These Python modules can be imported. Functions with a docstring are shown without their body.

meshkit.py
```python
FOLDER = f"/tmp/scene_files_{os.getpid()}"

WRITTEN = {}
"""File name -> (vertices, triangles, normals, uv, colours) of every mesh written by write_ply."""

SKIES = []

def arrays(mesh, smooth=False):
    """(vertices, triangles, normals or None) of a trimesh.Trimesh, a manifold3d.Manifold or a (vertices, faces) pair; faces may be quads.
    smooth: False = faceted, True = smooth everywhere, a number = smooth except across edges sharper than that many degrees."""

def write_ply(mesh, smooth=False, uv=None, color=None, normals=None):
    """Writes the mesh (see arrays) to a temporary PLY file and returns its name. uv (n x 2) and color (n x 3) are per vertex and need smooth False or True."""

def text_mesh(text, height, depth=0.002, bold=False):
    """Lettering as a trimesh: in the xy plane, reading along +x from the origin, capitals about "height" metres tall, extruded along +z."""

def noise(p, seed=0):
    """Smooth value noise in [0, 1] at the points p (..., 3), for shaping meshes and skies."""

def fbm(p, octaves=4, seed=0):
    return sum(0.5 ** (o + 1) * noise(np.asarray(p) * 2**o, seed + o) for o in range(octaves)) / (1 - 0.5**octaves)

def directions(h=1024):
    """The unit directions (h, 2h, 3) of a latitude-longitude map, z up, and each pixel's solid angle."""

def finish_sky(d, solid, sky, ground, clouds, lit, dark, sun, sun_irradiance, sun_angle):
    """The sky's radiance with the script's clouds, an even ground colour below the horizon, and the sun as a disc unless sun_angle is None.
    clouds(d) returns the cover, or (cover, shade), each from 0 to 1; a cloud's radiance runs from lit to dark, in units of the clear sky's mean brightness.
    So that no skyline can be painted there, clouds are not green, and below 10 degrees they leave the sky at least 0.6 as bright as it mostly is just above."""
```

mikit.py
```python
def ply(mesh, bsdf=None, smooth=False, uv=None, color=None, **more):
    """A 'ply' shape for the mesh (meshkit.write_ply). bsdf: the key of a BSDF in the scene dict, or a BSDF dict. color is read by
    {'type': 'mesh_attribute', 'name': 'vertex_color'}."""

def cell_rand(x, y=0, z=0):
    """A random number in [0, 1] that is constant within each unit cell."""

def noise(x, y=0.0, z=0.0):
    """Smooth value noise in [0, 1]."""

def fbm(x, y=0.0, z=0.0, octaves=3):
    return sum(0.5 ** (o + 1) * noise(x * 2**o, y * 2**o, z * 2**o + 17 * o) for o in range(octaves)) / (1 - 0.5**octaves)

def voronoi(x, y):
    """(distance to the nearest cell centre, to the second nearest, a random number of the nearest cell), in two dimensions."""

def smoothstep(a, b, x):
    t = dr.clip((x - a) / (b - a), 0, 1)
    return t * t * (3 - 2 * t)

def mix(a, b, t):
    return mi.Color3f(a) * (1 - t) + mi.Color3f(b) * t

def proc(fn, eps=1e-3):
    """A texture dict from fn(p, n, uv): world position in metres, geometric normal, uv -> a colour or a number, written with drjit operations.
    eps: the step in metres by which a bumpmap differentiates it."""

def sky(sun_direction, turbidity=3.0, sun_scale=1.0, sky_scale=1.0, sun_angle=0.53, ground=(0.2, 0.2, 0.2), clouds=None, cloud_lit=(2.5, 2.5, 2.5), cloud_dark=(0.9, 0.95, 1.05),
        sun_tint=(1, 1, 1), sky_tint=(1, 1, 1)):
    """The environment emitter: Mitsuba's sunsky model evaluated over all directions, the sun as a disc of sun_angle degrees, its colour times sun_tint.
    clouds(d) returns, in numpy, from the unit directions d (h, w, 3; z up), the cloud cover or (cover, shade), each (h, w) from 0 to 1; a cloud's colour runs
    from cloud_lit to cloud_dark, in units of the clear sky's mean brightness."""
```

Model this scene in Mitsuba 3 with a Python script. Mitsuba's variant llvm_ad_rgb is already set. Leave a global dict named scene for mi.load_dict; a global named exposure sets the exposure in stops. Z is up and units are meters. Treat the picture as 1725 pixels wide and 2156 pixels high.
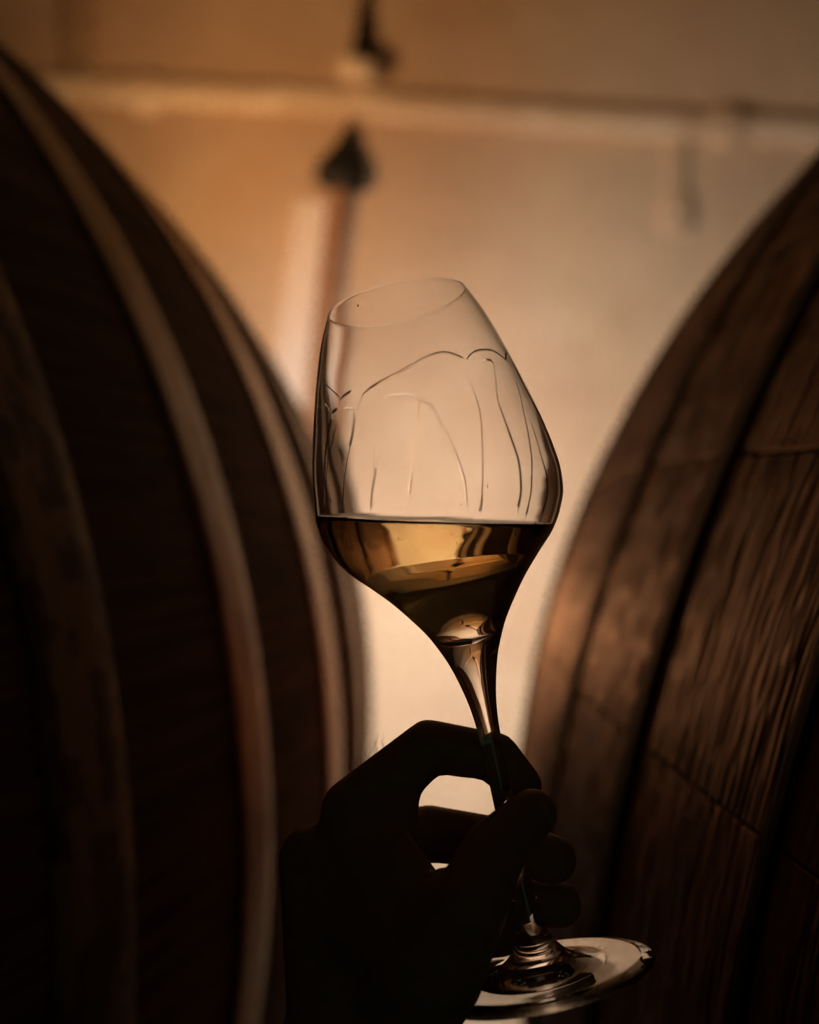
import math
import numpy as np
import trimesh
import manifold3d as m3
from scipy.interpolate import PchipInterpolator
from shapely.geometry import Polygon, Point, box as sbox
import drjit as dr
import mitsuba as mi
import mikit
import meshkit
from mikit import proc, noise, fbm, smoothstep, mix, cell_rand

T = mi.ScalarTransform4f
scene, labels = {}, {}
rng = np.random.default_rng(7)

# ---------------------------------------------------------------- camera, lights, exposure
EYE = np.array([0.0, 0.0, 1.5])
ROLL, PITCH = math.radians(2.0), math.atan(42 / 2516)
scene['camera'] = {
    'type': 'thinlens', 'fov': 2 * math.degrees(math.atan(862.5 / 2516)), 'fov_axis': 'x',
    'aperture_radius': 0.0042, 'focus_distance': 0.383, 'near_clip': 0.02, 'far_clip': 50.0,
    'to_world': T().look_at(origin=EYE.tolist(), target=(EYE + (0, math.cos(PITCH), math.sin(PITCH))).tolist(),
                            up=[-math.sin(ROLL), -math.sin(PITCH) * math.cos(ROLL), math.cos(PITCH) * math.cos(ROLL)])}
exposure = 0.0

WARM_AT, WARM_AIM, WARM_RADIUS = (-0.226, 2.30, 1.60), (0.54, 0.72, -0.46), 0.070
WARM_LIGHT = (468.0, 400.0, 332.0)          # flood lamp on a stand behind the left cask
AMBER_AT, AMBER_AIM, AMBER_RADIUS = (-0.735, 2.584, 2.177), (0.64, 0.50, 0.50), 0.050
AMBER_LIGHT = (292.0, 152.0, 61.0)          # added amber lamp behind the left cask, deepening the orange of the upper wall
FLOOR_AT, FLOOR_AIM, FLOOR_RADIUS = (-0.25, 2.45, 0.25), (0.27, 0.93, 0.22), 0.045
FLOOR_LIGHT = (140.0, 128.0, 110.0)         # added low lamp, there only to brighten the foot of the wall
SIDE_AT, SIDE_AIM, SIDE_RADIUS = (-0.165, 2.08, 1.45), (0.34, -0.91, -0.10), 0.030
SIDE_LIGHT = (400.0, 165.0, 66.0)          # small lamp added between the far ends of the casks to light the right one
COOL_LIGHT = (0.05, 0.088, 0.05)             # faint greenish fill added behind the viewer to lift the blacks


# ---------------------------------------------------------------- helpers
def obj(key, mesh, bsdf, smooth=False, label=None, category=None, group=None, kind=None, uv=None, **more):
    base, k = key, 0
    while key in scene:
        k += 1
        key = f'{base}_{k:03d}'
    scene[key] = mikit.ply(mesh, bsdf, smooth=smooth, uv=uv, **more)
    note(key, label, category, group, kind)
    return key


def note(key, label=None, category=None, group=None, kind=None):
    d = {k: v for k, v in dict(label=label, category=category, group=group, kind=kind).items() if v}
    if d:
        labels[key] = d


def box(cx, cy, cz, sx, sy, sz, bevel=0.0):
    if bevel:
        pts = []
        for a in (-1, 1):
            for b in (-1, 1):
                for c in (-1, 1):
                    for ax in range(3):
                        s = np.array([sx, sy, sz]) / 2 - bevel
                        s[ax] += bevel
                        pts.append((a * s[0] + cx, b * s[1] + cy, c * s[2] + cz))
        return trimesh.convex.convex_hull(np.array(pts))
    return trimesh.creation.box((sx, sy, sz), T4(cx, cy, cz))


def T4(x, y, z):
    m = np.eye(4)
    m[:3, 3] = (x, y, z)
    return m


def frame(d):
    d = np.asarray(d, float) / np.linalg.norm(d)
    a = np.cross(d, [0, 0, 1.0] if abs(d[2]) < 0.95 else [0, 1.0, 0])
    a /= np.linalg.norm(a)
    return d, a, np.cross(a, d)


def tube(points, radii, n=16, caps=True):
    p = np.asarray(points, float)
    radii = np.broadcast_to(radii, (len(p),))
    t = np.gradient(p, axis=0)
    t /= np.linalg.norm(t, axis=1, keepdims=True)
    ref = np.array([0.0, 0.0, 1.0]) if abs(t[:, 2]).mean() < 0.8 else np.array([0.0, 1.0, 0.0])
    a = np.cross(t, ref)
    a /= np.linalg.norm(a, axis=1, keepdims=True)
    b = np.cross(a, t)
    th = np.linspace(0, 2 * np.pi, n, endpoint=False)
    v = p[:, None] + radii[:, None, None] * (np.cos(th)[None, :, None] * a[:, None] + np.sin(th)[None, :, None] * b[:, None])
    v = v.reshape(-1, 3)
    f = []
    for i in range(len(p) - 1):
        for j in range(n):
            k = (j + 1) % n
            f += [(i * n + j, (i + 1) * n + k, (i + 1) * n + j), (i * n + j, i * n + k, (i + 1) * n + k)]
    if caps:
        v = np.vstack([v, p[0], p[-1]])
        c0, c1 = len(v) - 2, len(v) - 1
        e = (len(p) - 1) * n
        for j in range(n):
            k = (j + 1) % n
            f += [(c0, k, j), (c1, e + j, e + k)]
    m = trimesh.Trimesh(v, np.array(f), process=False)
    if m.volume < 0:
        m.invert()
    return m


def flush(m, y0, k):
    """Half-round fittings that lie close to the wall: depth scaled about the wall's plane."""
    m.vertices[:, 1] = y0 - (y0 - m.vertices[:, 1]) * k
    return m


def lathe(profile, p0, d, n=32):
    """Profile (radius, height) turned about the line from p0 along d."""
    m = trimesh.creation.revolve(np.asarray(profile, float), sections=n)
    d, a, b = frame(d)
    M = np.eye(4)
    M[:3, 0], M[:3, 1], M[:3, 2], M[:3, 3] = a, -b, d, p0
    if np.linalg.det(M[:3, :3]) < 0:
        M[:3, 1] = b
    m.apply_transform(M)
    if m.volume < 0:
        m.invert()
    return m


# ---------------------------------------------------------------- materials
def rgb(*c):
    return {'type': 'rgb', 'value': list(c)}


def bumped(b, fn, eps=1e-3):
    return {'type': 'bumpmap', 'arbitrary': proc(fn, eps), 'scale': 1.0, 'nested_bsdf': b}


def plaster_color(p, n, uv):
    a = fbm(p.x * 1.3 + 3, p.z * 1.7 + p.y, p.y * 1.1, 4)
    b = fbm(p.x * 5.0, p.z * 5.0 + 9, p.y * 5.0, 3)
    c = mix((0.74, 0.59, 0.44), (0.62, 0.45, 0.32), smoothstep(0.38, 0.68, a))
    return c * (0.90 + 0.2 * b)


def plaster_bump(p, n, uv):
    return 0.012 * fbm(p.x * 3, p.z * 3, p.y * 3, 3) + 0.002 * noise(p.x * 40, p.z * 40, p.y * 40)


scene['plaster'] = bumped({'type': 'principled', 'base_color': proc(plaster_color), 'roughness': 0.9, 'specular': 0.2}, plaster_bump, 4e-3)
scene['floor_stone'] = {'type': 'principled', 'base_color': proc(lambda p, n, uv: mix((0.20, 0.15, 0.11), (0.11, 0.085, 0.06), fbm(p.x * 3, p.y * 3, 1.0, 4))), 'roughness': 0.8}
scene['cellar_stone'] = {'type': 'principled', 'base_color': proc(lambda p, n, uv: mix((0.27, 0.23, 0.19), (0.17, 0.145, 0.12), fbm(p.x * 4, p.y * 4, p.z * 4, 4))), 'roughness': 0.9}


def aged_oak_color(p, n, uv):
    u, t = uv.x, uv.y
    grain = fbm(u * 130, t * 5.0, 2.0, 3)
    patch = fbm(u * 6, t * 6, 4.0, 3)
    c = mix((0.21, 0.125, 0.073), (0.105, 0.061, 0.035), smoothstep(0.3, 0.7, grain))
    return c * (0.55 + 0.9 * patch)


def aged_oak_bump(p, n, uv):
    return 0.0006 * fbm(uv.x * 150, uv.y * 8, 1.0, 3) + 0.0015 * noise(uv.x * 14, uv.y * 14, 3.0)


scene['aged_oak'] = bumped({'type': 'principled', 'base_color': proc(aged_oak_color), 'roughness': 0.75, 'specular': 0.25}, aged_oak_bump)


def worn_oak_color(p, n, uv):
    u, t = uv.x, uv.y
    saw = fbm(u * 9, t * 170, 2.0, 3)
    patch = fbm(u * 12, t * 24, 4.0, 4)
    stain = smoothstep(0.47, 0.62, fbm(u * 9 + 3, t * 20, 8.0, 4))
    c = mix((0.46, 0.235, 0.128), (0.27, 0.13, 0.068), smoothstep(0.3, 0.7, patch))
    c = mix(c, (0.09, 0.05, 0.028), 0.75 * stain)
    return c * (0.6 + 0.8 * saw)


def worn_oak_bump(p, n, uv):
    u, t = uv.x, uv.y
    return 0.0009 * fbm(u * 14, t * 190, 2.0, 3) + 0.0014 * noise(u * 40, t * 420, 5.0) + 0.0025 * fbm(u * 9, t * 26, 1.0, 2)


scene['worn_oak'] = bumped({'type': 'principled', 'base_color': proc(worn_oak_color), 'roughness': 0.6, 'specular': 0.45, 'spec_tint': 0.9}, worn_oak_bump, 5e-4)
scene['head_oak'] = {'type': 'principled', 'base_color': proc(lambda p, n, uv: mix((0.10, 0.065, 0.04), (0.05, 0.033, 0.02), fbm(p.x * 60, p.y * 60, p.z * 4, 3))), 'roughness': 0.8}


def hoop_color(p, n, uv):
    r = smoothstep(0.45, 0.62, fbm(uv.x * 22, uv.y * 60, 3.0, 4))
    return mix((0.66, 0.49, 0.34), (0.42, 0.28, 0.17), r)


scene['zinc_hoop'] = {'type': 'principled', 'base_color': proc(hoop_color), 'roughness': 0.33, 'metallic': 0.9}
scene['dull_hoop'] = {'type': 'principled', 'base_color': proc(lambda p, n, uv: hoop_color(p, n, uv) * 0.62), 'roughness': 0.40, 'metallic': 0.85}
scene['rusty_hoop'] = {'type': 'principled', 'base_color': proc(lambda p, n, uv: mix((0.38, 0.27, 0.17), (0.13, 0.085, 0.05), smoothstep(0.40, 0.60, fbm(uv.x * 45, uv.y * 60, 3.0, 4)))), 'roughness': 0.6, 'metallic': 0.3}
scene['black_hoop'] = {'type': 'principled', 'base_color': rgb(0.018, 0.015, 0.012), 'roughness': 0.75, 'specular': 0.2}
scene['black_iron'] = {'type': 'principled', 'base_color': rgb(0.012, 0.011, 0.010), 'roughness': 0.6, 'specular': 0.3}
scene['baulk_wood'] = {'type': 'principled', 'base_color': proc(lambda p, n, uv: mix((0.13, 0.08, 0.05), (0.07, 0.045, 0.028), fbm(p.x * 5, p.y * 40, p.z * 40, 3))), 'roughness': 0.85}
scene['pipe_paint'] = {'type': 'principled', 'base_color': proc(lambda p, n, uv: mix((0.90, 0.76, 0.60), (0.76, 0.59, 0.44), smoothstep(0.4, 0.65, fbm(p.x * 6, p.y * 6, p.z * 9, 3)))), 'roughness': 0.7, 'specular': 0.3}
scene['brown_conduit'] = {'type': 'principled', 'base_color': rgb(0.36, 0.185, 0.10), 'roughness': 0.6}
scene['brown_pipe'] = {'type': 'principled', 'base_color': rgb(0.42, 0.29, 0.19), 'roughness': 0.8}
scene['pale_trunking'] = {'type': 'principled', 'base_color': rgb(0.84, 0.73, 0.66), 'roughness': 0.6}
scene['ceramic'] = {'type': 'principled', 'base_color': rgb(0.82, 0.70, 0.56), 'roughness': 0.35}
scene['dark_cable'] = {'type': 'principled', 'base_color': rgb(0.12, 0.075, 0.045), 'roughness': 0.7}
scene['tan_cable'] = {'type': 'principled', 'base_color': rgb(0.42, 0.27, 0.17), 'roughness': 0.7}


def skin_color(p, n, uv):
    return mix((0.40, 0.235, 0.155), (0.30, 0.165, 0.105), fbm(p.x * 160, p.y * 160, p.z * 160, 3))


scene['skin'] = bumped({'type': 'principled', 'base_color': proc(skin_color), 'roughness': 0.5, 'specular': 0.4},
                       lambda p, n, uv: 0.00012 * noise(p.x * 1500, p.y * 1500, p.z * 1500) + 0.0003 * fbm(p.x * 250, p.y * 250, p.z * 250, 2), 1e-4)
scene['nail'] = {'type': 'principled', 'base_color': rgb(0.52, 0.34, 0.26), 'roughness': 0.25}
scene['sleeve_cloth'] = {'type': 'principled', 'base_color': rgb(0.03, 0.03, 0.035), 'roughness': 0.9}
GLASS, WINE = 1.52, 1.345
scene['glass'] = {'type': 'dielectric', 'int_ior': GLASS, 'ext_ior': 1.0}
scene['wine_in_glass'] = {'type': 'dielectric', 'int_ior': WINE, 'ext_ior': GLASS}
scene['wine_to_air'] = {'type': 'dielectric', 'int_ior': WINE, 'ext_ior': 1.0}
scene['air_in_wine'] = {'type': 'dielectric', 'int_ior': 1.0, 'ext_ior': WINE}
scene['wine_depth'] = {'type': 'homogeneous', 'albedo': 0.0, 'scale': 20.0, 'sigma_t': rgb(0.06, 0.23, 0.70)}

# ---------------------------------------------------------------- the room
X0, X1, Y0, Y1, ZC = -2.9, 2.9, -2.6, 3.4, 3.15


def slab(key, x0, x1, y0, y1, z0, z1, m):
    obj(key, box((x0 + x1) / 2, (y0 + y1) / 2, (z0 + z1) / 2, x1 - x0, y1 - y0, z1 - z0), m, kind='structure')


slab('floor', X0 - .2, X1 + .2, Y0 - .2, Y1 + .2, -0.1, 0.0, 'floor_stone')
slab('ceiling', X0 - .2, X1 + .2, Y0 - .2, Y1 + .2, ZC, ZC + .1, 'cellar_stone')
slab('wall_back', X0 - .2, X1 + .2, Y1, Y1 + .2, 0.0, ZC, 'plaster')
slab('wall_front', X0 - .2, X1 + .2, Y0 - .2, Y0, 0.0, ZC, 'cellar_stone')
slab('wall_left', X0 - .2, X0, Y0, Y1, 0.0, ZC, 'cellar_stone')
slab('wall_right', X1, X1 + .2, Y0, Y1, 0.0, ZC, 'cellar_stone')

# ---------------------------------------------------------------- lamps: the main flood, and others added for fill
def flood(key, at_, aim, r, light, label):
    d, a, b = frame(aim)
    lp = np.array(at_)
    note(key, label, 'lamp')
    obj(key + '__housing', lathe([(0, -.12), (r * .7, -.12), (r + .012, -.02), (r + .012, .02), (r + .004, .02), (r + .004, -.006), (0, -.006)], lp, d), 'black_iron', smooth=35)
    ring = np.array([lp + r * (math.cos(t) * a + math.sin(t) * b) for t in np.linspace(0, 2 * np.pi, 32, endpoint=False)])
    disc = trimesh.Trimesh(np.vstack([ring, lp]), [(i, (i + 1) % 32, 32) for i in range(32)], process=False)
    if disc.face_normals[0] @ d < 0:
        disc.invert()
    obj(key + '__lens', disc, {'type': 'diffuse', 'reflectance': rgb(.5, .5, .5)}, emitter={'type': 'area', 'radiance': rgb(*light)})
    q = lp - d * .13
    obj(key + '__pole', tube([(q[0], q[1], .02), (q[0], q[1], q[2] * .5), (q[0], q[1], q[2])], .012, 12), 'black_iron', smooth=True)
    obj(key + '__base', lathe([(0, .02), (.036, .02), (.042, .012), (.042, 0), (0, 0)], (q[0], q[1], 0), (0, 0, 1), 32), 'black_iron', smooth=35)


flood('flood_lamp', WARM_AT, WARM_AIM, WARM_RADIUS, WARM_LIGHT, 'black flood lamp on a stand behind the left cask, aimed down at the wall')
flood('flood_lamp_001', AMBER_AT, AMBER_AIM, AMBER_RADIUS, AMBER_LIGHT, 'added taller black lamp behind the left cask, tinting the upper wall amber')

flood('flood_lamp_002', FLOOR_AT, FLOOR_AIM, FLOOR_RADIUS, FLOOR_LIGHT, 'added low black lamp behind the left cask, brightening the foot of the wall')
flood('flood_lamp_003', SIDE_AT, SIDE_AIM, SIDE_RADIUS, SIDE_LIGHT, 'added small black lamp behind the left cask, lighting the right cask')

obj('added_window_1', box(0.5, Y0 + .012, 1.75, 1.3, .02, 1.5), {'type': 'diffuse', 'reflectance': rgb(.5, .5, .5)}, kind='structure', emitter={'type': 'area', 'radiance': rgb(*COOL_LIGHT)})  # unseen glowing pane, added as weak fill light and framed like a window
for x, z, sx, sz in ((-.18, 1.75, .08, 1.66), (1.18, 1.75, .08, 1.66), (.5, 1.75, .05, 1.5), (.5, .96, 1.44, .08), (.5, 2.54, 1.44, .08)):
    obj('added_window_1__frame', box(x, Y0 + .03, z, sx, .06, sz, .004), 'head_oak')

# ---------------------------------------------------------------- things on the back wall
note('wall_pipe', 'pale painted pipe running across the upper back wall', 'pipe')
pa, pb = np.array([-2.85, 3.35, 2.772]), np.array([2.85, 3.35, 2.632])
k = np.linspace(0, 1, 24)[:, None]
wob = np.c_[np.zeros(24), np.zeros(24), 0.004 * np.sin(np.linspace(0, 19, 24))]
obj('wall_pipe__pipe', flush(tube(pa + k * (pb - pa) + wob, .043, 20), 3.397, .45), 'pipe_paint', smooth=True)
for x in (-2.0, -0.79, 0.86, 2.2):
    q = pa + (pb - pa) * ((x - pa[0]) / (pb[0] - pa[0]))
    obj('wall_pipe__coupling', flush(lathe([(.040, -.055), (.050, -.045), (.056, 0), (.050, .045), (.040, .055)], q, pb - pa, 24), 3.397, .5), 'pipe_paint', smooth=True)
    obj('wall_pipe__bracket', box(q[0], 3.392, q[2], .05, .012, .12, .002), 'pipe_paint')

note('pendant_lamp', 'black bell shaded pendant lamp hanging by the back wall above the conduit', 'lamp')
P0, P1, P2, P3, P4 = (np.array(q) for q in ((-.172, 3.36, ZC), (-.180, 3.36, 2.96), (-.1785, 3.36, 2.865), (-.1885, 3.33, 2.795), (-.2035, 3.36, 2.655)))
P5 = np.array((-.224, 3.32, 2.515))
obj('pendant_lamp__cable', flush(tube([P0, (P0 + P1) / 2, P1], .016, 12), 3.399, .6), 'dark_cable', smooth=True)
obj('pendant_lamp__gland', flush(lathe([(0, .16), (.017, .16), (.024, .07), (.036, .02), (.034, 0), (0, -.004)], P2 - (P1 - P2) / np.linalg.norm(P1 - P2) * .03, P1 - P2), 3.398, .55), 'black_iron', smooth=40)
obj('pendant_lamp__connector', flush(lathe([(0, .03), (.04, .03), (.058, .018), (.06, -.014), (.045, -.028), (0, -.03)], P3, P2 - P4), 3.40, .75), 'ceramic', smooth=40)
obj('pendant_lamp__rod', flush(tube([P3 + (0, .03, -.03), (P3 + P4) / 2 + (0, .015, 0), P4], .017, 12), 3.399, .6), 'tan_cable', smooth=True)
obj('pendant_lamp__shade', flush(lathe([(0, .13), (.018, .13), (.024, .10), (.045, .055), (.070, .01), (.076, -.022), (.066, -.044), (.03, -.062), (0, -.066)], P5, P4 - P5, 32), 3.398, .42), 'black_iron', smooth=40)

note('conduit', 'brown vertical conduit on the back wall beneath the black lamp', 'pipe')
obj('conduit__pipe', tube([(-.226, 3.372, 2.46), (-.253, 3.372, 2.133), (-.30, 3.372, 1.55), (-.34, 3.372, 1.0), (-.35, 3.372, 0.0)], .026, 16), 'brown_conduit', smooth=True)
for z in (2.2, 1.3, .5):
    xx = np.interp(z, [0, 1.0, 1.55, 2.133, 2.46], [-.35, -.34, -.30, -.253, -.226])
    obj('conduit__clip', box(xx, 3.385, z, .07, .03, .02, .003), 'brown_conduit')
pg = Polygon([(-.352, 2.43), (-.264, 2.43), (-.291, 2.13), (-.338, 1.55), (-.385, 0.0), (-.48, 0.0), (-.43, 1.55), (-.382, 2.13)])
tr = trimesh.creation.extrude_polygon(pg, .022)
tr.vertices = np.c_[tr.vertices[:, 0], 3.398 - tr.vertices[:, 2], tr.vertices[:, 1]]
tr.fix_normals()
obj('cable_trunking', tr, 'pale_trunking', label='pale flat cable trunking on the back wall, left of the brown conduit', category='trunking')

note('capped_pipe', 'short capped pipe hanging down from the wall pipe, on the right of the back wall', 'pipe')
obj('capped_pipe__pipe', flush(tube([(.722, 3.36, 2.66), (.725, 3.36, 2.55), (.729, 3.36, 2.45)], .034, 16), 3.397, .16), 'plaster', smooth=True)
obj('capped_pipe__cap', flush(lathe([(0, .05), (.038, .05), (.048, .02), (.048, -.03), (.03, -.05), (0, -.055)], (.73, 3.35, 2.43), (0, 0, 1), 24), 3.399, .24), 'plaster', smooth=40)
obj('vertical_pipe', flush(tube([(-1.02, 3.345, ZC), (-1.005, 3.345, 3.0), (-.985, 3.345, 2.80)], .05, 16), 3.397, .4), 'brown_pipe', smooth=True,
    label='dull brown pipe rising above the wall pipe at the upper left of the back wall', category='pipe')


# ---------------------------------------------------------------- casks
def cask(key, label, O, yaw, pitch, Rb, Rh, LP, L, n_staves, phase, hoops, wood, iron, board_mat, saddles):
    O = np.array(O)
    d = np.array([math.sin(yaw) * math.cos(pitch), math.cos(yaw) * math.cos(pitch), math.sin(pitch)])
    a = np.cross(d, [0, 0, 1.0])
    a /= np.linalg.norm(a)
    b = np.cross(a, d)
    R = lambda t: Rb - (Rb - Rh) * ((t - LP / 2) / (LP / 2)) ** 2

    def at(t, th, r):
        return O + d * t + r * (np.cos(th)[..., None] * a + np.sin(th)[..., None] * b)

    note(key, label, 'barrel')
    w = 2 * np.pi / n_staves
    NT, TH = 30, .032
    crack = None if key == 'oak_cask' else (2.7742 - phase) / w
    ts = np.linspace(0, L, NT)
    prof0 = np.array([(-.5, -TH), (-.4995, -.0003), (-.49, 0), (-.25, 0), (0, .0001), (.25, 0), (.49, 0), (.4995, -.0003), (.5, -TH)])
    g = 0.0001
    for i in range(n_staves):
        lift = rng.normal(0, .0002)
        prof = prof0.copy()
        for e_, (a_, b_) in ((i, (0, 1)), (i + 1, (7, 8))):
            if crack is not None and abs(e_ - crack) < .2:
                prof[1 if a_ == 0 else 7, 1], prof[1 if a_ == 0 else 7, 0] = -.004, (-.49 if a_ == 0 else .49)
        th = phase + (i + .5 + prof[:, 0] * (1 - g)) * w
        tt, hh = np.meshgrid(ts, th, indexing='ij')
        rr = R(tt) + prof[None, :, 1] + lift
        P = O + tt[..., None] * d + rr[..., None] * (np.cos(hh)[..., None] * a + np.sin(hh)[..., None] * b)
        m = len(prof)
        v = P.reshape(-1, 3)
        uv = np.c_[(hh * Rb).ravel() + i * 0.37, tt.ravel()]
        f = []
        for q in range(NT - 1):
            for s in range(m):
                s2 = (s + 1) % m
                A, B, C, D = q * m + s, q * m + s2, (q + 1) * m + s2, (q + 1) * m + s
                f += [(A, C, B), (A, D, C)]
        for q in (0, NT - 1):
            c = [q * m + s for s in range(m)]
            f += [(c[0], c[s], c[s + 1]) if q == 0 else (c[0], c[s + 1], c[s]) for s in range(1, m - 1)]
        mesh = trimesh.Trimesh(v, np.array(f), process=False)
        if mesh.volume < 0:
            mesh.invert()
        obj(f'{key}__stave', mesh, wood, smooth=True, uv=uv)
    for tc, wd, th_ in hoops:
        tk = np.linspace(tc - wd / 2, tc + wd / 2, 5)
        n = 160
        hh = np.linspace(0, 2 * np.pi, n, endpoint=False)
        prof_t = np.r_[tk[0], tk, tk[-1]]
        prof_r = np.r_[R(tk[0]) - .002, R(tk) + th_, R(tk[-1]) - .002]
        tt, H = np.meshgrid(prof_t, hh, indexing='ij')
        rr = np.repeat(prof_r[:, None], n, 1)
        v = (O + tt[..., None] * d + rr[..., None] * (np.cos(H)[..., None] * a + np.sin(H)[..., None] * b)).reshape(-1, 3)
        f = []
        m = len(prof_t)
        for q in range(m):
            for s in range(n):
                q2, s2 = (q + 1) % m, (s + 1) % n
                f += [(q * n + s, q2 * n + s2, q * n + s2), (q * n + s, q2 * n + s, q2 * n + s2)]
        mesh = trimesh.Trimesh(v, np.array(f), process=False)
        if mesh.volume < 0:
            mesh.invert()
        obj(f'{key}__hoop', mesh, iron if tc > 1.1 or iron == 'black_hoop' else 'dull_hoop' if tc > .8 else 'rusty_hoop', smooth=True, uv=np.c_[(H * Rb).ravel(), tt.ravel()])
    for t0, s in ((.05, 1), (L - .05, -1)):
        Rd = R(t0) - TH - .001
        disc_ = Point(0, 0).buffer(Rd, 48)
        wb = 2 * Rd / 11
        M = np.eye(4)
        M[:3, 0], M[:3, 1], M[:3, 2], M[:3, 3] = a, b, np.cross(a, b), O + d * (t0 - .012)
        for j in range(11):
            piece = disc_.intersection(sbox(-Rd + j * wb + .0007, -Rd, -Rd + (j + 1) * wb - .0007, Rd)).simplify(.002)
            mesh = trimesh.creation.extrude_polygon(piece, .024)
            mesh.apply_transform(M)
            obj(f'{key}__head_board', mesh, board_mat)
    top = at(np.array(L / 2), np.array(np.pi / 2), np.array(Rb))
    obj(f'{key}__bung', lathe([(0, .03), (.028, .03), (.034, .024), (.03, -.01), (0, -.01)], top, b, 20), board_mat, smooth=40)
    for t0, name in saddles:
        c = O + d * t0
        rad = R(t0) + .002
        dh = np.array([d[0], d[1], 0]) / math.hypot(d[0], d[1])
        M = np.eye(4)
        M[:3, 0], M[:3, 1], M[:3, 2], M[:3, 3] = a, (0, 0, 1), np.cross(a, (0, 0, 1)), c - np.cross(a, (0, 0, 1)) * .07
        zb = -rad - .004
        sup = 'cask_support'
        while sup + '__beam' in scene:
            sup = f'cask_support_{int(sup[-3:]) + 1:03d}' if sup[-1].isdigit() else 'cask_support_001'
        note(sup, name, 'support')
        beam = trimesh.creation.extrude_polygon(Polygon([(-rad * .8, -c[2]), (rad * .8, -c[2]), (rad * .8, zb), (-rad * .8, zb)]), .14)
        beam.apply_transform(M)
        obj(sup + '__beam', beam, 'baulk_wood')
        for s in (-1, 1):
            al = .42
            tx, tz = rad * math.sin(al), -rad * math.cos(al)
            x0 = tx - (tz - zb) / math.tan(al)
            wedge = trimesh.creation.extrude_polygon(Polygon([(s * x0, zb), (s * (tx + .10), zb), (s * (tx + .10), tz + .03), (s * (tx + .03 / math.tan(al)), tz + .03)]).buffer(0), .13)
            wedge.apply_transform(M)
            obj(sup + '__wedge', wedge, 'baulk_wood')


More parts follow.
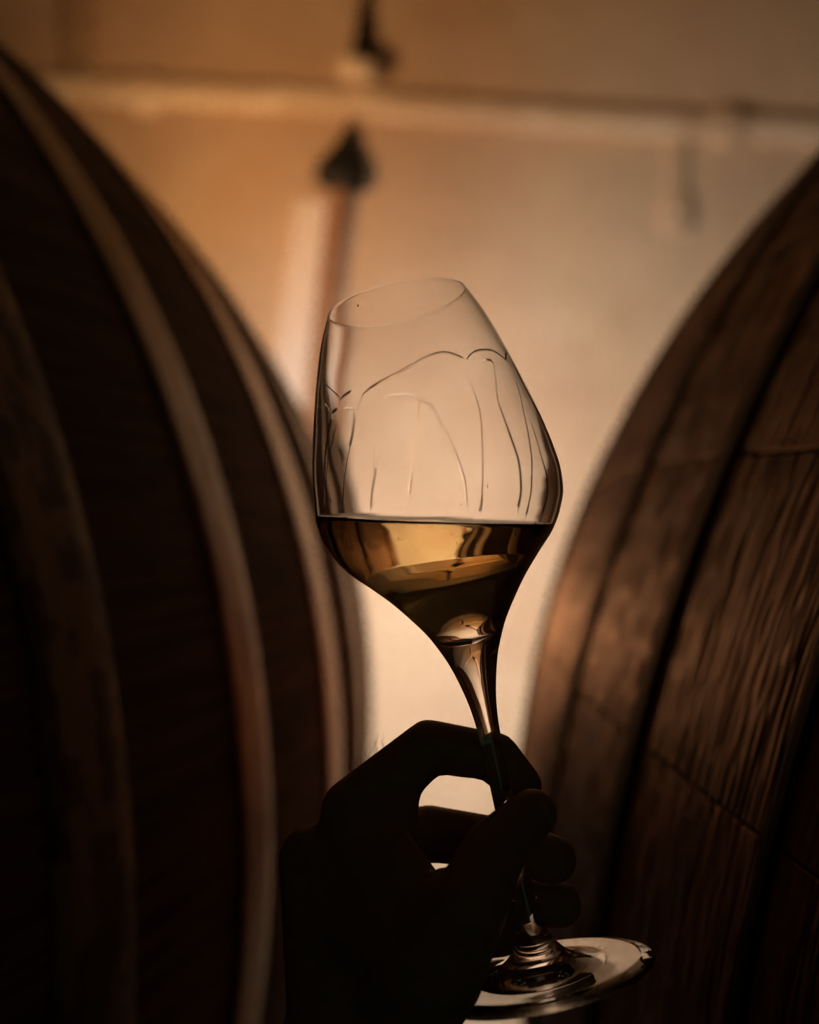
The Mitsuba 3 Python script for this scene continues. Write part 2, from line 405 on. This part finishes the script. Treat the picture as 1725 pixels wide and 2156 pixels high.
H = .003
cask('oak_cask', 'huge aged oak cask with broad grey iron hoops, lying on the left', (-1.1365, .0142, 1.5 - .2601),   .1549, 0.0, .90, .75, 2.1, 1.72, 52, .02,
     [(.03, .06, H), (.27, .07, H), (.50, .07, H), (.732, .076, H), (.9694, .068, H), (1.2412, .078, H), (1.45, .07, H), (1.69, .06, H)],
     'aged_oak', 'zinc_hoop', 'head_oak',
     [(.40, 'timber saddle under the near end of the left cask'), (1.40, 'timber saddle under the far end of the left cask')])
PHASE_R = 0.1287
cask('oak_cask_001', 'huge worn brown oak cask with narrow black hoops, lying on the right', (1.0523, -.1385, 1.5 - .3049), .0462, 0.0, 1.0, .84, 2.25, 2.25, 38, PHASE_R,
     [(.03, .03, H), (.20, .026, H), (.38, .026, H), (.5456, .013, .002), (.742, .024, .002), (.945, .026, .002), (1.30, .03, H), (1.52, .03, H), (1.87, .026, H), (2.05, .026, H), (2.22, .03, H)],
     'worn_oak', 'black_hoop', 'head_oak',
     [(.40, 'timber saddle under the near end of the right cask'), (1.80, 'timber saddle under the far end of the right cask')])

# ---------------------------------------------------------------- the wine glass
RIM, FOOT = np.array([-.00652, .397, 1.57556]), np.array([.04598, .375, 1.36365])
AX = (FOOT - RIM) / np.linalg.norm(FOOT - RIM)
LG = float(np.linalg.norm(FOOT - RIM))
E1 = np.cross(AX, [0, 1.0, 0])
E1 /= np.linalg.norm(E1)
E1 *= np.sign(E1[0])
E2 = np.cross(-AX, E1)
E2 *= np.sign(E2[1])
OUT = np.array([(0, .0236), (.010, .0280), (.022, .0318), (.0345, .0352), (.0488, .0385), (.0585, .0401), (.065, .0407), (.0715, .0402), (.078, .0379), (.0843, .0340), (.0904, .0281),
                (.097, .0220), (.1035, .0170), (.110, .0126), (.115, .0101), (.120, .0080), (.128, .0057), (.135, .0043), (.142, .0036), (.155, .0033), (.180, .0033), (.194, .0036),
                (.2020, .0044), (.2085, .0060), (.2125, .0085), (.2152, .0120), (.2167, .0165), (.2175, .0212), (.21785, .0270), (.2180, .0312), (.21815, .0322), (.2188, .0347)])
INN = np.array([(0, .0228), (.010, .0271), (.022, .0309), (.0345, .0342), (.0488, .0375), (.0585, .0390), (.065, .0396), (.0715, .0390), (.078, .0366), (.0843, .0326), (.0904, .0267),
                (.097, .0205), (.1035, .0151), (.108, .0112), (.111, .0076), (.1128, .0040), (.1134, .0)])
fo, fi = PchipInterpolator(OUT[:, 0], OUT[:, 1]), PchipInterpolator(INN[:, 0], INN[:, 1])


def spin(s, r, n=224):
    """A turned surface about the glass axis, with normals of the exact profile: right of the travel direction (s, r)."""
    s, r = np.asarray(s, float), np.asarray(r, float)
    ds, dr_ = np.gradient(s), np.gradient(r)
    l = np.hypot(ds, dr_) + 1e-12
    nr, ns = ds / l, -dr_ / l
    th = np.linspace(0, 2 * np.pi, n, endpoint=False)
    rad = np.cos(th)[:, None] * E1 + np.sin(th)[:, None] * E2
    v = (RIM + s[:, None, None] * AX + r[:, None, None] * rad[None]).reshape(-1, 3)
    nn = (ns[:, None, None] * AX + nr[:, None, None] * rad[None]).reshape(-1, 3)
    f = []
    for i in range(len(s) - 1):
        for j in range(n):
            k_ = (j + 1) % n
            f += [(i * n + j, i * n + k_, (i + 1) * n + k_), (i * n + j, (i + 1) * n + k_, (i + 1) * n + j)]
    f = np.array(f)
    area = np.linalg.norm(np.cross(v[f[:, 1]] - v[f[:, 0]], v[f[:, 2]] - v[f[:, 0]]), axis=1)
    f = f[area > 1e-14]
    fn = np.cross(v[f[:, 1]] - v[f[:, 0]], v[f[:, 2]] - v[f[:, 0]])
    if (fn * nn[f[:, 0]]).sum(1).mean() < 0:
        f = f[:, ::-1]
    return v, f, nn


def put(key, v, f, nn, bsdf, **more):
    path = meshkit.write_ply(trimesh.Trimesh(v, f, process=False), normals=nn)
    scene[key] = {'type': 'ply', 'filename': path, 'face_normals': False, 'bsdf': {'type': 'ref', 'id': bsdf}, **more}


note('wine_glass', 'tilted clear wine glass with a narrow rim, half filled, held by its stem', 'wine glass')
# outer bowl with the rounded rim
S_STEM, S_FOOT, ZW = .138, .199, 1.5036
phi = np.linspace(-np.pi / 2, np.pi / 2, 13)
rc, rw = (fo(0) + fi(0)) / 2, (fo(0) - fi(0)) / 2
rim_s, rim_r = -rw * np.cos(phi), rc + rw * np.sin(phi)
so = np.linspace(0, S_STEM, 170)
vb, fb, nb = spin(np.r_[rim_s[:-1], so], np.r_[rim_r[:-1], fo(so)])
# inner wall: above the wine it meets air, below it the wine
si_ = np.r_[np.linspace(0, .105, 150), .1134 - (.1134 - .105) * np.linspace(1, 0, 40)[1:] ** 2]
ri = fi(si_)
ri[-1] = 0.0
vi, fi_, ni = spin(si_, ri)
inner = trimesh.Trimesh(vi, fi_, process=False)
prof_ds, prof_dr = np.gradient(si_), np.gradient(ri)


def inner_normals(v, sign):
    q = v - RIM
    s = q @ AX
    rad = q - s[:, None] * AX
    rr = np.linalg.norm(rad, axis=1, keepdims=True)
    rad = np.where(rr > 1e-9, rad / np.maximum(rr, 1e-9), 0)
    ds_, dr2 = np.interp(s, si_, prof_ds), np.interp(s, si_, prof_dr)
    l = np.hypot(ds_, dr2) + 1e-15
    return sign * (rad * (ds_ / l)[:, None] - AX * (dr2 / l)[:, None])


def oriented(m, nn):
    fn = m.face_normals
    bad = (fn * nn[m.faces[:, 0]]).sum(1) < 0
    f = m.faces.copy()
    f[bad] = f[bad][:, ::-1]
    return f


MEN = .0009
SWAY = .030                                    # the wine still sways a little: its surface rises away from the viewer
UPN = np.array([-.004, -SWAY, 1.0])
LEVEL = np.array([.008, .386, ZW])
dry = trimesh.intersections.slice_mesh_plane(inner, UPN, LEVEL + (0, 0, MEN), cap=False)
wet = trimesh.intersections.slice_mesh_plane(inner, -UPN, LEVEL + (0, 0, MEN), cap=False)
nd = inner_normals(dry.vertices, -1)
fd = oriented(dry, nd)
put('wine_glass__bowl', np.vstack([vb, dry.vertices]), np.vstack([fb, fd + len(vb)]), np.vstack([nb, nd]), 'glass')
ss = np.linspace(S_STEM, S_FOOT, 60)
put('wine_glass__stem', *spin(ss, fo(ss), 96), 'glass')
sf = np.r_[np.linspace(S_FOOT, .2167, 50)[:-1], np.linspace(.2167, .2188, 60)]
phi = np.linspace(.1, np.pi - .0, 11)[1:]
edge_s, edge_r = .21990 - .0011 * np.cos(phi), .0347 + .0011 * np.sin(phi)
und = np.linspace(.0347, 0, 30)[1:]
und_s = .2210 - .0003 * np.clip(1 - und / .0346, 0, 1)
vf, ff, nf = spin(np.r_[sf, edge_s, und_s], np.r_[fo(sf), edge_r, und])
q = vf - RIM                                   # the pressed edge of the foot is slightly uneven
rr = np.linalg.norm(q - (q @ AX)[:, None] * AX, axis=1)
wave = np.stack([meshkit.fbm(vf * 420 + k_ * 31.7, 2) - .5 for k_ in range(3)], 1)
nf = nf + wave * (.16 * np.clip((rr - .0318) / .0012, 0, 1))[:, None]
nf /= np.linalg.norm(nf, axis=1, keepdims=True)
put('wine_glass__foot', vf, ff, nf, 'glass')

# ---------------------------------------------------------------- the wine
note('wine', 'golden white wine filling the lower part of the glass bowl', 'wine')
nw = inner_normals(wet.vertices, 1)
med = {'interior': {'type': 'ref', 'id': 'wine_depth'}}
put('wine__body', wet.vertices, oriented(wet, nw), nw, 'wine_in_glass', **med)
th = np.linspace(0, 2 * np.pi, 224, endpoint=False)
rim_pts = []
for t in th:                                   # where the wine's edge climbs the inner wall
    rad = math.cos(t) * E1 + math.sin(t) * E2
    z = (RIM + si_[:, None] * AX + ri[:, None] * rad - LEVEL) @ UPN
    i = int(np.argmax(z < MEN))
    u = (z[i - 1] - MEN) / (z[i - 1] - z[i])
    s, r_ = si_[i - 1] + u * (si_[i] - si_[i - 1]), ri[i - 1] + u * (ri[i] - ri[i - 1])
    rim_pts.append(RIM + s * AX + r_ * rad)
rim_pts = np.array(rim_pts)
c = rim_pts.mean(0)
ks = np.r_[1, .995, .99, .98, .97, .955, .94, .92, .89, .85, .75, .6, .4, .2]
rings = []
for k_ in ks:
    q = c + (rim_pts - c) * k_
    dist = np.linalg.norm(rim_pts - q, axis=1)
    q[:, 2] = LEVEL[2] - (q[:, :2] - LEVEL[:2]) @ UPN[:2] + MEN * np.exp(-dist / .0011)
    rings.append(q)
v = np.vstack(rings + [[[c[0], c[1], LEVEL[2] - (c[:2] - LEVEL[:2]) @ UPN[:2]]]])
n = len(th)
f = []
for i in range(len(ks) - 1):
    for j in range(n):
        k_ = (j + 1) % n
        f += [(i * n + j, i * n + k_, (i + 1) * n + k_), (i * n + j, (i + 1) * n + k_, (i + 1) * n + j)]
e = (len(ks) - 1) * n
f += [(e + j, e + (j + 1) % n, len(v) - 1) for j in range(n)]
top = trimesh.Trimesh(v, np.array(f), process=False)
if top.face_normals[:, 2].mean() < 0:
    top.invert()
obj('wine__surface', top, 'wine_to_air', smooth=True, **med)


def on_wall(s, t, inset):
    r_ = fi(s) - inset
    return RIM + s * AX + r_ * (math.cos(t) * E1 + math.sin(t) * E2)


# wine tears running down the inner wall: (distance below the rim, angle) along each
TEARS = [
    [(0.0354, -2.0937), (0.0333, -2.0123), (0.0319, -1.8633), (0.0308, -1.7207), (0.029, -1.5749)],
    [(0.0294, -1.5778), (0.0283, -1.5022), (0.0275, -1.4278), (0.0269, -1.2805), (0.0282, -1.1641), (0.0303, -1.0925), (0.0346, -1.114), (0.0401, -1.1086), (0.0455, -1.1118), (0.0513, -1.1366), (0.058, -1.1815), (0.0661, -1.2302), (0.0713, -1.2589), (0.0777, -1.2978)],
    [(0.0354, -2.0937), (0.0385, -2.131), (0.0436, -2.1823), (0.0477, -2.23), (0.0526, -2.2955), (0.0577, -2.3434), (0.0629, -2.389), (0.0681, -2.435)],
    [(0.0304, -1.0546), (0.0286, -0.9902), (0.0271, -0.8545), (0.027, -0.7211), (0.0283, -0.5963), (0.0305, -0.5155), (0.0357, -0.5171), (0.0415, -0.5636), (0.0491, -0.6424), (0.0563, -0.6976), (0.0639, -0.7531), (0.0705, -0.7986), (0.0757, -0.8207), (0.0806, -0.8481)],
    [(0.0294, -1.5947), (0.0318, -1.5926), (0.0351, -1.5632), (0.0375, -1.5497), (0.0403, -1.571), (0.0467, -1.6368), (0.0541, -1.6964), (0.0619, -1.7556), (0.0695, -1.8189)],
    [(0.025, 1.9633), (0.0234, 1.8267), (0.0239, 1.6606), (0.0264, 1.5119), (0.0293, 1.4121), (0.0361, 1.366), (0.0429, 1.3229), (0.0497, 1.2826), (0.0576, 1.2757), (0.0671, 1.3163)],
    [(0.0212, 0.6279), (0.0218, 0.5007), (0.0236, 0.4527), (0.0291, 0.5461), (0.0366, 0.6408), (0.0456, 0.6562), (0.0541, 0.6521), (0.0633, 0.7028), (0.0738, 0.8102)],
    [(0.0321, 2.0315), (0.0395, 2.0565), (0.0486, 2.1055), (0.0547, 2.158), (0.0628, 2.2009)],
    [(0.0254, -2.6496), (0.0292, -2.4709), (0.0338, -2.3549), (0.0403, -2.3994), (0.0452, -2.4704), (0.0503, -2.5339), (0.0564, -2.6012), (0.0654, -2.6764)],
    [(0.0338, -2.3549), (0.0326, -2.3048), (0.032, -2.2008)],
    [(0.0258, 2.8832), (0.0274, 2.757), (0.0295, 2.6817), (0.0362, 2.7584), (0.0423, 2.809), (0.05, 2.7972)],
    [(0.0295, 2.6817), (0.0279, 2.6413), (0.0269, 2.5752)],
    [(0.0241, -0.1755), (0.0275, -0.4133), (0.0305, -0.5155)],
    [(0.0457, 0.251), (0.0545, 0.2811), (0.0606, 0.305), (0.0686, 0.3273), (0.0779, 0.4442)],
    [(0.0265, 2.4828), (0.0267, 2.3316), (0.0285, 2.3086), (0.0364, 2.3569), (0.0394, 2.3874)],
]
for path in TEARS:
    q = np.array(path)
    q[:, 1] = np.unwrap(q[:, 1])
    u = np.linspace(0, len(q) - 1, 14 * len(q))
    s, t = PchipInterpolator(np.arange(len(q)), q[:, 0])(u), PchipInterpolator(np.arange(len(q)), q[:, 1])(u)
    rad = .00040 * (.8 + .35 * u / u[-1]) * np.clip(np.minimum(u, u[-1] - u) * 3 + .35, 0, 1)
    ctr = np.array([on_wall(a_, b_, .0) for a_, b_ in zip(s, t)])
    inw = np.array([on_wall(a_, b_, .001) for a_, b_ in zip(s, t)]) - ctr
    inw /= np.linalg.norm(inw, axis=1, keepdims=True)
    run = np.gradient(ctr, axis=0)
    side = np.cross(run, inw)
    side /= np.linalg.norm(side, axis=1, keepdims=True)
    ph = np.linspace(0, 2 * np.pi, 12, endpoint=False)
    hgt = .30 * rad
    v = ctr[:, None] + inw[:, None] * (hgt[:, None] * (1.05 + np.sin(ph)))[..., None] + side[:, None] * (1.15 * rad[:, None] * np.cos(ph))[..., None]
    m = len(ctr)
    q_, j_ = np.meshgrid(np.arange(m - 1), np.arange(12), indexing='ij')
    A, B, C, D = q_ * 12 + j_, q_ * 12 + (j_ + 1) % 12, (q_ + 1) * 12 + (j_ + 1) % 12, (q_ + 1) * 12 + j_
    f = np.vstack([np.stack([A, B, C], -1).reshape(-1, 3), np.stack([A, C, D], -1).reshape(-1, 3),
                   [(0, j + 1, j) for j in range(1, 11)], [((m - 1) * 12, (m - 1) * 12 + j, (m - 1) * 12 + j + 1) for j in range(1, 11)]])
    tear = trimesh.Trimesh(v.reshape(-1, 3), f, process=False)
    if tear.volume < 0:
        tear.invert()
    obj('wine__tear', tear, 'wine_to_air', smooth=True)
DROPS = [
    (0.06725, -2.16635, 0.00029),
    (0.06427, -2.30055, 0.00029),
    (0.06169, -2.45412, 0.00029),
    (0.06313, -2.55626, 0.00046),
    (0.06006, -2.58461, 0.00017),
    (0.06578, -2.56399, 0.00029),
    (0.06541, -2.41538, 0.00017),
    (0.06821, -2.2856, 0.0002),
    (0.0695, -2.27848, 0.0002),
    (0.06891, -2.31248, 0.00017),
    (0.07122, -2.09661, 0.00017),
    (0.07073, -1.21621, 0.00035),
    (0.07391, -1.4457, 0.00035),
    (0.07656, -1.30174, 0.00035),
    (0.0493, -2.37304, 0.00023),
    (0.06063, -1.65878, 0.00029),
    (0.06446, -1.7222, 0.00029),
    (0.03652, -2.759, 0.00017),
    (0.04103, -2.35059, 0.00017),
    (0.04994, -2.59756, 0.00015),
    (0.04262, -2.65335, 0.00015),
    (0.08239, -0.68683, 0.00029),
    (0.08127, -1.10361, 0.00023),
    (0.0801, -1.24324, 0.00023),
    (0.0787, -1.3838, 0.00023),
    (0.07751, -1.57127, 0.00023),
    (0.07704, -1.60486, 0.0002),
    (0.0632, -2.85841, 0.00023),
    (0.0638, -2.79796, 0.00023),
    (0.06233, -2.94835, 0.00017),
    (0.06454, -2.75078, 0.00017),
    (0.00441, -2.10404, 0.00029),
    (0.01355, -2.2131, 0.00029),
    (0.04014, -0.4486, 0.00015),
    (0.06716, -0.8214, 0.00017),
    (0.06373, -0.44235, 0.00017),
]
for s, t, r_ in DROPS:
    m = trimesh.creation.icosphere(2, r_ * 1.5)
    wall_n = on_wall(s, t, .001) - on_wall(s, t, 0)
    wall_n /= np.linalg.norm(wall_n)
    m.vertices -= .75 * (m.vertices @ wall_n)[:, None] * wall_n
    m.apply_translation(on_wall(s, t, r_ * .42))
    obj('wine__droplet', m, 'wine_to_air', smooth=True)
bub = []
for i in range(70):
    t, k_ = rng.uniform(-np.pi, 0), rng.uniform(.2, .9)
    j = int((t % (2 * np.pi)) / (2 * np.pi) * n)
    q = c + (rim_pts[j] - c) * k_
    q[2] = LEVEL[2] - (q[:2] - LEVEL[:2]) @ UPN[:2] - .0012 - rng.exponential(.0022)
    m = trimesh.creation.icosphere(1, rng.uniform(.00009, .00022))
    m.apply_translation(q)
    rr = np.linalg.norm((q - RIM) - ((q - RIM) @ AX) * AX)
    if rr < fi((q - RIM) @ AX) - .001:
        bub.append(m)
obj('wine__bubbles', trimesh.util.concatenate(bub), 'air_in_wine', smooth=True, kind='stuff', exterior={'type': 'ref', 'id': 'wine_depth'})

# ---------------------------------------------------------------- the hand that holds it
JOINTS = {
    'elbow': (-0.0313, 0.3350, 1.2418, 0.0280),
    'forearm': (-0.0175, 0.3600, 1.2932, 0.0293),
    'wrist': (-0.0140, 0.3840, 1.3437, 0.0195),
    'wrist_thumb': (0.0016, 0.3740, 1.3498, 0.0181),
    'heel': (0.0077, 0.3900, 1.3583, 0.0183),
    'thenar': (0.0081, 0.3640, 1.3751, 0.0171),
    'thumb_base': (0.0106, 0.3580, 1.3701, 0.0168),
    'forearm_thumb': (0.0065, 0.3500, 1.3026, 0.0264),
    'index_web': (-0.0009, 0.3890, 1.4177, 0.0077),
    'web': (0.0036, 0.3900, 1.4204, 0.0048),
    'web_low': (0.0128, 0.3620, 1.3945, 0.0043),
    'thumb_web': (-0.0002, 0.3720, 1.4023, 0.0053),
    'palm': (-0.0082, 0.3830, 1.3961, 0.0134),
    'palm_low': (-0.0113, 0.3860, 1.3722, 0.0184),
    'index_mcp': (-0.0142, 0.3890, 1.4088, 0.0111),
    'index_pip': (0.0091, 0.3925, 1.4301, 0.0086),
    'index_dip': (0.0309, 0.3915, 1.4276, 0.0078),
    'index_tip': (0.0387, 0.3895, 1.4189, 0.0073),
    'middle_mcp': (-0.0273, 0.3940, 1.3912, 0.0116),
    'middle_pip': (0.0104, 0.4040, 1.3988, 0.0093),
    'middle_dip': (0.0342, 0.4000, 1.3975, 0.0083),
    'middle_tip': (0.0504, 0.3920, 1.3948, 0.0079),
    'ring_mcp': (-0.0269, 0.3980, 1.3748, 0.0104),
    'ring_pip': (0.0105, 0.4090, 1.3751, 0.0086),
    'ring_dip': (0.0368, 0.4040, 1.3776, 0.0079),
    'ring_tip': (0.0534, 0.3960, 1.3790, 0.0076),
    'little_mcp': (-0.0241, 0.3990, 1.3603, 0.0098),
    'little_pip': (0.0045, 0.4070, 1.3601, 0.0078),
    'little_dip': (0.0235, 0.4020, 1.3641, 0.0067),
    'little_tip': (0.0357, 0.3960, 1.3679, 0.0063),
    'thumb_mcp': (0.0214, 0.3480, 1.3931, 0.0113),
    'thumb_ip': (0.0286, 0.3580, 1.4056, 0.0094),
    'thumb_tip': (0.0404, 0.3655, 1.4154, 0.0076),
}


def hull(*names):
    pts = []
    for name in names:
        x, y, z, r_ = JOINTS[name] if isinstance(name, str) else name
        pts.append(SPH * r_ + (x, y, z))
    return m3.Manifold.hull_points(np.vstack(pts).astype(np.float32))


SPH = np.array(trimesh.creation.icosphere(2, 1.0).vertices)
bones = [('wrist', 'wrist_thumb', 'heel', 'palm_low'), ('wrist', 'palm_low', 'middle_mcp', 'ring_mcp'), ('palm_low', 'heel', 'little_mcp', 'ring_mcp', 'wrist'),
         ('palm_low', 'palm', 'index_mcp'), ('palm_low', 'palm', 'middle_mcp'), ('heel', 'thenar', 'thumb_base', 'wrist_thumb'), ('palm', 'thenar', 'palm_low'), ('palm_low', 'thenar', 'heel'),
         ('index_mcp', 'palm', 'index_web'), ('index_web', 'web'), ('web_low', 'thenar'), ('web_low', 'thumb_mcp'), ('palm', 'thenar', 'thumb_web'),
         ('index_mcp', 'index_pip'), ('index_pip', 'index_dip'), ('index_dip', 'index_tip'),
         ('middle_mcp', 'middle_pip'), ('middle_pip', 'middle_dip'), ('middle_dip', 'middle_tip'),
         ('ring_mcp', 'ring_pip'), ('ring_pip', 'ring_dip'), ('ring_dip', 'ring_tip'),
         ('little_mcp', 'little_pip'), ('little_pip', 'little_dip'), ('little_dip', 'little_tip'),
         ('thumb_base', 'thumb_mcp'), ('thenar', 'thumb_mcp'), ('thumb_mcp', 'thumb_ip'), ('thumb_ip', 'thumb_tip'),
         ('wrist', 'wrist_thumb', 'forearm', 'forearm_thumb'), ('forearm', 'forearm_thumb', 'elbow')]
hand = m3.Manifold()
for b_ in bones:
    hand += hull(*b_)
hand = hand.refine_to_length(.0026)
hm = hand.to_mesh()
hm = trimesh.Trimesh(hm.vert_properties[:, :3], hm.tri_verts, process=True)
trimesh.smoothing.filter_taubin(hm, lamb=.5, nu=.52, iterations=14)
note('person', 'dark left hand pinching the wine glass stem between thumb and forefinger', 'hand')
obj('person__hand', hm, 'skin', smooth=True)


def nail(tip, prev, out, wide, key='person__fingernail'):
    p, q, r_ = np.array(JOINTS[tip][:3]), np.array(JOINTS[prev][:3]), JOINTS[tip][3]
    dd = (p - q) / np.linalg.norm(p - q)
    out = np.array(out, float)
    out -= dd * (out @ dd)
    out /= np.linalg.norm(out)
    side = np.cross(dd, out)
    U, V = np.meshgrid(np.linspace(-1, 1, 13), np.linspace(-1, 1, 13), indexing='ij')
    x = U * wide * np.where(V > 0, np.sqrt(np.clip(1 - .55 * V ** 2, 0, 1)), 1)
    phi_ = .28 + .62 * V
    ang = x / r_
    layers = []
    for off in (.93, .985):
        rr = r_ * off
        along, up_ = np.where(phi_ > 0, np.sin(phi_), phi_), np.where(phi_ > 0, np.cos(phi_), 1.0)
        layers.append((p[None, None] + dd * (rr * along)[..., None] + out * (rr * up_ * np.cos(ang))[..., None] + side * (rr * up_ * np.sin(ang))[..., None]).reshape(-1, 3))
    hullm = np.vstack(layers)
    f = []
    for i in range(12):
        for j in range(12):
            A, B, C, D = i * 13 + j, (i + 1) * 13 + j, (i + 1) * 13 + j + 1, i * 13 + j + 1
            f += [(A, B, C), (A, C, D), (A + 169, C + 169, B + 169), (A + 169, D + 169, C + 169)]
    edge = [(i, 0) for i in range(13)] + [(12, j) for j in range(1, 13)] + [(i, 12) for i in range(11, -1, -1)] + [(0, j) for j in range(11, 0, -1)]
    e_ = [i * 13 + j for i, j in edge]
    for A, B in zip(e_, e_[1:] + e_[:1]):
        f += [(A, B, B + 169), (A, B + 169, A + 169)]
    m = trimesh.Trimesh(hullm, np.array(f), process=False)
    if m.volume < 0:
        m.invert()
    obj(key, m, 'nail', smooth=40)


nail('index_tip', 'index_dip', (1, .8, .6), .0055)
nail('middle_tip', 'middle_dip', (.55, .4, .75), .0056)
nail('ring_tip', 'ring_dip', (.5, .4, .75), .0053)
nail('little_tip', 'little_dip', (.4, .7, -.5), .0046)
nail('thumb_tip', 'thumb_ip', (.55, -.9, -.2), .0066)
hairs = []
for i in range(26):
    k_ = rng.uniform(.1, .62)
    p = np.array(JOINTS['index_mcp'][:3]) * (1 - k_) + np.array(JOINTS['index_pip'][:3]) * k_
    r_ = JOINTS['index_mcp'][3] * (1 - k_) + JOINTS['index_pip'][3] * k_
    o = np.array([-.6, rng.uniform(-.7, .7), .8])
    o /= np.linalg.norm(o)
    lean = np.array([.6, rng.normal(0, .25), .5])
    ln = rng.uniform(.002, .0042)
    q0 = p + o * r_ * .95
    hairs.append(tube([q0, q0 + (o * .7 + lean * .3) * ln, q0 + (o * .8 + lean * .8) * ln * 1.5], [.00005, .00004, .00002], 4))
obj('person__knuckle_hair', trimesh.util.concatenate(hairs), 'dark_cable', kind='stuff')
sl = tube([np.array(JOINTS['forearm'][:3]) + (.006, -.005, -.012), np.array([-.02, .345, 1.262]), np.array(JOINTS['elbow'][:3]) + (0, -.004, -.01), np.array([-.05, .30, 1.19])], [.040, .044, .047, .048], 28)
obj('person__sleeve', sl, 'sleeve_cloth', smooth=40)
